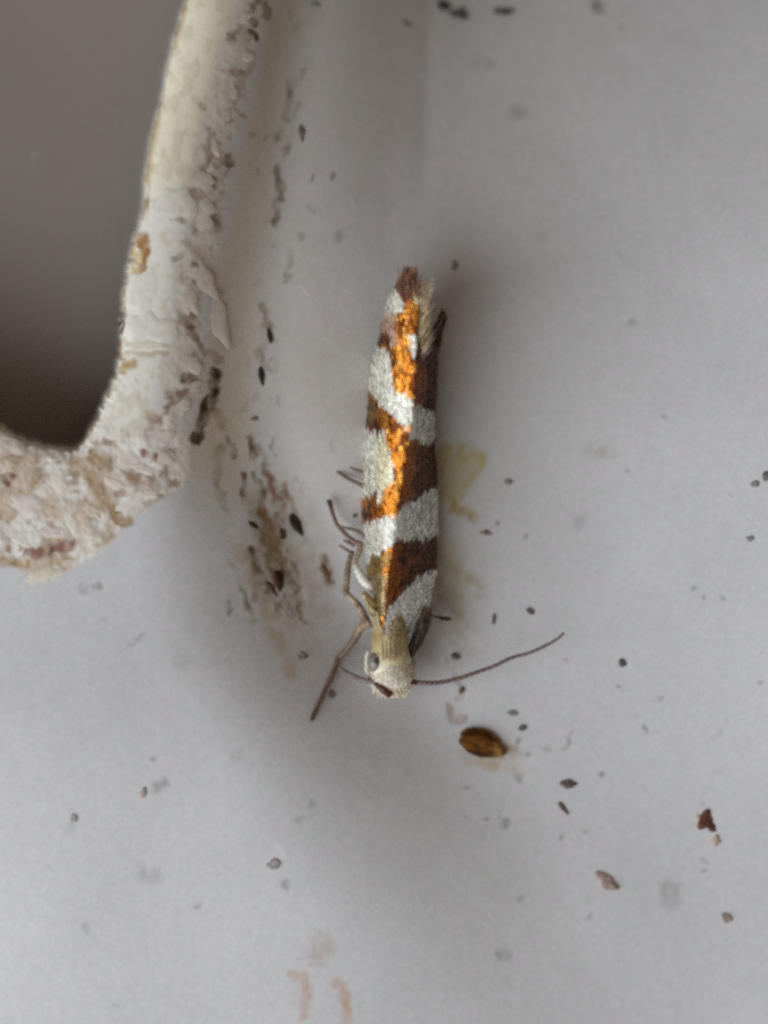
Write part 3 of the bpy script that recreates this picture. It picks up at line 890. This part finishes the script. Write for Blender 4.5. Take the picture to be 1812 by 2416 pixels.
for i in range(60):                                             # dark hairs off the right apex
    s = R_.random()
    x0, y0 = 1044 - 8 * s + R_.uniform(-8, 4), 752 + 70 * s
    ang = R_.uniform(-0.15, 0.45)
    L = R_.uniform(18, 42)
    it.append(((x0, y0, 0.56 + 0.12 * s), (x0 + L * math.sin(ang) * 0.7, y0 - L * math.cos(ang), 0.6), 0.02, 0.011, jit(lin(86, 54, 40)), jit(lin(122, 92, 76))))
o = strands('fringe', it, MAT_HAIR, fw_r)
o['kind'] = 'stuff'
o['label'] = 'dark brown fringe on the shaded wing tip'

# scales along the thorax, converging on the neck, and the tuft of the head
it = []
for i in range(420):
    s, u = R_.random(), R_.uniform(-1, 1)
    x0, y0 = 921 + u * 42 * (1 - 0.2 * s), 1440 + 62 * s
    zz = 0.60 + 0.27 * math.sqrt(max(0.05, 1 - u * u))
    x1, y1 = 921 + u * 34, y0 + R_.uniform(35, 65)
    c = [lin(206, 186, 136), lin(180, 154, 106), lin(230, 216, 178), lin(166, 140, 96)][R_.randrange(4)]
    it.append(((x0, y0, zz), (x1, y1, zz - 0.1), 0.012, 0.010, jit(c), jit(c)))
o = strands('thorax_scales', it, MAT_HAIR, body)
o['kind'] = 'stuff'
it = []
for i in range(1100):
    an = R_.uniform(0, 2 * PI)
    rr = math.sqrt(R_.random())
    x0, y0 = 924 + 52 * rr * math.cos(an), 1582 + 54 * rr * math.sin(an)
    if math.hypot(x0 - 889, y0 - 1561) < 27:
        continue
    zz = 0.46 + 0.31 * math.sqrt(max(0.02, 1 - rr * rr))
    L = R_.uniform(12, 24)
    dirx, diry = 0.9 * math.cos(an) * rr + R_.uniform(-.3, .3), 0.75 + 0.4 * math.sin(an) * rr
    c = [lin(252, 248, 236), lin(250, 240, 212), lin(240, 222, 180)][R_.randrange(3)]
    it.append(((x0, y0, zz), (x0 + L * dirx * 0.6, min(y0 + L * diry, 1648), zz - 0.02 - 0.1 * rr), 0.008, 0.008, jit(c, .06), jit(c, .06)))
for i in range(60):                                             # pale cheek crescent beside the eye
    t = R_.uniform(0, 1)
    x0, y0 = 868 - 6 * math.sin(t * PI) + R_.uniform(-3, 4), 1535 + 58 * t
    it.append(((x0, y0, 0.5), (x0 + 4 + 14 * t, y0 + R_.uniform(16, 26), 0.5), 0.02, 0.014, lin(244, 240, 226), lin(232, 220, 186)))
o = strands('head_tuft', it, MAT_HAIR, body)
o['kind'] = 'stuff'
o['label'] = 'rough tuft of cream scales on the head'

def cover(name, pts, radii, cols, parent, n, wd=0.011):
    """scales lying along a tapered part"""
    it = []
    m = len(pts)
    for i in range(n):
        t = R_.uniform(0, m - 1.35)
        k = int(t); f = t - k
        a, b = np.array(pts[k]), np.array(pts[k + 1])
        c = a + (b - a) * f
        e = c + (b - a) / np.linalg.norm((b - a)[:2]) * R_.uniform(14, 30)
        r = radii[k] + (radii[k + 1] - radii[k]) * f
        u = R_.uniform(-1, 1)
        off = u * r / K
        zt = r * math.sqrt(max(0.0, 1 - u * u)) + 0.004
        cc = np.asarray(cols[R_.randrange(len(cols))])
        it.append(((c[0] + off, c[1], c[2] + zt), (e[0] + off * 0.8, e[1], e[2] + zt * 0.95), 0.008, wd, jit(cc), jit(cc)))
    o = strands(name, it, MAT_HAIR, parent)
    o['kind'] = 'stuff'
    return o

def ellipsoid(name, px, py, z, ax, ay, az, rot, mat, parent, colf):
    bm = bmesh.new()
    bmesh.ops.create_uvsphere(bm, u_segments=28, v_segments=18, radius=1.0)
    co = np.array([v.co[:] for v in bm.verts])
    faces = [tuple(v.index for v in f.verts) for f in bm.faces]
    bm.free()
    ca, sa = math.cos(rot), math.sin(rot)
    V, Cc = [], []
    for c in co:
        u, v = c[0] * ax, c[1] * ay
        V.append(at(px + u * ca - v * sa, py + u * sa + v * ca, z + c[2] * az))
        Cc.append(colf(c))
    return link_mesh(name, V, faces, mat, parent, Cc)

def eye_col(c):
    d = math.hypot(c[0] + 0.05, c[1] + 0.05)
    t = float(np.clip((d - 0.22) / 0.15, 0, 1))
    return lin(58, 54, 50) * (1 - t) + lin(134, 128, 114) * t
eye = ellipsoid('eye', 889, 1561, 0.58, 22, 26, 0.14, 0.3, MAT_EYE, body, eye_col)
eye['label'] = 'grey compound eye with a dark centre'
ellipsoid('eye', 966, 1566, 0.40, 14, 22, 0.14, -0.2, MAT_EYE, body, eye_col)

# side of the body under the right wing base, its shade painted in dark colours
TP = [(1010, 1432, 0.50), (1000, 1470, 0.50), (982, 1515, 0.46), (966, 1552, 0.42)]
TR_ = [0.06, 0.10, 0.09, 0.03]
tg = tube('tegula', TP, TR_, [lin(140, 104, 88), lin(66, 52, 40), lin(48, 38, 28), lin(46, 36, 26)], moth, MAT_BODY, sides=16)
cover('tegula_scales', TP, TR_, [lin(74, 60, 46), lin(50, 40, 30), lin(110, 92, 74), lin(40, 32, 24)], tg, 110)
# folded flap of pale scales at the left wing base
TP = [(858, 1398, 0.52), (880, 1432, 0.62), (896, 1470, 0.66), (908, 1512, 0.62)]
TR_ = [0.04, 0.08, 0.09, 0.04]
tg = tube('tegula', TP, TR_, [lin(186, 164, 120), lin(176, 150, 102), lin(168, 142, 96), lin(160, 134, 90)], moth, MAT_BODY, sides=16)
cover('tegula_scales', TP, TR_, [lin(196, 172, 122), lin(150, 124, 78), lin(226, 212, 174), lin(126, 100, 62)], tg, 170)
cover('neck_scales', [(924, 1450, 0.54), (920, 1490, 0.57), (920, 1520, 0.53), (921, 1552, 0.49)], [0.21, 0.255, 0.26, 0.27],
      [lin(206, 184, 136), lin(186, 162, 116), lin(240, 230, 200), lin(176, 152, 108), lin(224, 206, 160)], body, 420)

# antennae
AB, AR = lin(122, 102, 98), lin(92, 44, 36)
def antenna(pts, r0, r1, scape_pts, scape_r, label):
    n = len(pts)
    a = tube('antenna', pts, [r0 + (r1 - r0) * i / (n - 1) for i in range(n)], [AB * (0.9 + 0.25 * (i % 2)) for i in range(n)], moth, MAT_LEG, sides=8, sub=9, seg=0.16)
    a['label'] = label
    s = tube('scape', scape_pts, scape_r, [AR, AR, AR * 0.8][:len(scape_pts)], a, MAT_LEG, sides=10)
    return a
antenna([(965, 1607, 0.50), (1000, 1611, 0.48), (1038, 1610, 0.45), (1080, 1601, 0.42), (1122, 1587, 0.40), (1164, 1572, 0.38), (1206, 1552, 0.36), (1249, 1540, 0.36), (1291, 1521, 0.36), (1316, 1506, 0.38), (1330, 1493, 0.40)],
        0.034, 0.020, [(948, 1604, 0.5), (966, 1607, 0.52), (984, 1610, 0.50)], [0.05, 0.05, 0.035], 'curved thin brown antenna sweeping out over open plastic')
antenna([(884, 1609, 0.60), (860, 1604, 0.56), (842, 1598, 0.5), (827, 1591, 0.46), (812, 1583, 0.4), (800, 1575, 0.36)],
        0.036, 0.026, [(922, 1640, 0.62), (905, 1627, 0.66), (886, 1611, 0.62)], [0.05, 0.06, 0.04], 'short visible antenna with dark red base crossing the foreleg')

# legs
LB, LC, LW = lin(120, 94, 80), lin(176, 154, 122), lin(232, 228, 214)
LD = lin(72, 52, 42)
def leg(name, pts, radii, cols, label=None, parent=None):
    o = tube(name, pts, [r * 0.76 for r in radii], cols, parent or moth, MAT_LEG, sides=10, sub=6, seg=0.10)
    if label:
        o['label'] = label
    return o
fz = floor_z
# foreleg stretched forward, banded
fore = leg('leg', [(872, 1468, 0.45), (852, 1480, 0.42), (838, 1505, 0.36), (828, 1520, 0.32), (814, 1538, 0.27), (797, 1552, 0.22)],
           [0.07, 0.075, 0.07, 0.06, 0.05, 0.045], [LC, LC * 0.9, LB, LB * 1.1, LB, LB * 1.2], 'long brown foreleg stretched forward past the head')
tub = [(797, 1552, 0.22), (790, 1577, 0.2), (779, 1602, 0.17), (767, 1627, 0.15), (757, 1650, 0.13), (746, 1673, 0.11), (740, 1687, 0.1), (735, 1700, 0.09)]
tub = [(x, y, max(z, 0.05 + fz(x, y) - MZ)) for x, y, z in tub]
leg('tarsus', tub, [0.05, 0.046, 0.05, 0.04, 0.046, 0.040, 0.046, 0.03], [LB * 1.3, LB, LB * 1.2, LB * 0.9, LB * 1.1, LB * 0.9, LB * 0.7, LD], None, fore)
# middle leg: banded brown and cream, folded beside the wing base
mid = leg('leg', [(868, 1480, 0.42), (862, 1462, 0.40), (852, 1440, 0.38), (846, 1428, 0.36), (836, 1418, 0.34), (826, 1408, 0.32), (816, 1400, 0.30)],
          [0.085, 0.08, 0.075, 0.06, 0.065, 0.055, 0.06], [LC, LB * 1.1, LC, LB * 0.8, LC * 1.1, LC, LB * 0.9], 'banded brown and cream middle leg folded by the wing base')
leg('tarsus', [(816, 1400, 0.30), (818, 1375, 0.28), (820, 1350, 0.26), (824, 1322, 0.24), (832, 1300, 0.22)], [0.06, 0.055, 0.06, 0.05, 0.045],
    [LB * 1.1, LC * 0.8, LB * 1.3, LC * 0.7, LB], None, mid)
# hind leg: white femur, thin tarsus kinked towards the rim
hind = leg('leg', [(888, 1398, 0.46), (872, 1382, 0.45), (858, 1368, 0.44), (846, 1348, 0.42), (836, 1326, 0.38)], [0.06, 0.09, 0.095, 0.08, 0.045],
           [LC, LW, LW * 1.03, LW, LC], 'hind leg with a plump white thigh under the wing edge')
leg('shin', [(836, 1326, 0.38), (846, 1305, 0.36), (850, 1285, 0.34), (836, 1278, 0.32), (818, 1263, 0.3)], [0.05, 0.055, 0.055, 0.05, 0.04],
    [LC * 0.9, LC * 0.75, LB * 1.3, LB * 1.2, LB], None, hind)
leg('tarsus', [(818, 1263, 0.30), (797, 1240, 0.26), (790, 1225, 0.24), (784, 1208, 0.22), (780, 1192, 0.20), (776, 1180, 0.18)], [0.042, 0.036, 0.034, 0.038, 0.046, 0.05],
    [LB, LB * 0.95, LB * 0.9, LB * 0.8, LD * 1.1, LD], None, hind)
leg('spur', [(862, 1266, 0.36), (848, 1256, 0.35), (831, 1249, 0.33), (812, 1245, 0.30), (800, 1240, 0.28)], [0.04, 0.036, 0.03, 0.026, 0.02], [LB] * 5, None, hind)
leg('spur', [(832, 1308, 0.30), (822, 1300, 0.29), (811, 1293, 0.28), (800, 1286, 0.26)], [0.03, 0.03, 0.026, 0.014], [LB] * 4, None, hind)
leg('spur', [(836, 1288, 0.30), (822, 1280, 0.29), (810, 1274, 0.27)], [0.035, 0.032, 0.02], [LB] * 3, None, hind)
# two thin tarsi poking out higher up, from the far hind leg
far = leg('leg', [(880, 1158, 0.36), (862, 1150, 0.32), (848, 1142, 0.28), (832, 1135, 0.24), (815, 1126, 0.2), (804, 1119, 0.17), (794, 1113, 0.15)],
          [0.05, 0.045, 0.038, 0.034, 0.03, 0.026, 0.015], [LB, LB, LB, LB * 0.9, LB * 0.9, LB, LB * 1.1], 'thin dark leg end poking out from under the wing edge')
leg('spur', [(876, 1120, 0.34), (858, 1115, 0.30), (842, 1110, 0.28), (826, 1102, 0.25)], [0.04, 0.036, 0.032, 0.016], [LB * 0.9] * 4, None, far)
# leg tip on the shaded side
leg('leg', [(990, 1440, 0.40), (1008, 1448, 0.32), (1022, 1453, 0.26), (1034, 1456, 0.2), (1046, 1459, 0.15), (1063, 1460, 0.12)], [0.05, 0.035, 0.02, 0.022, 0.038, 0.034],
    [LB, LB * 0.8, LD, LD * 0.8, LD * 0.5, LD * 0.5], 'dark tipped leg end showing on the shaded side')

moth.location.z += MZ * S
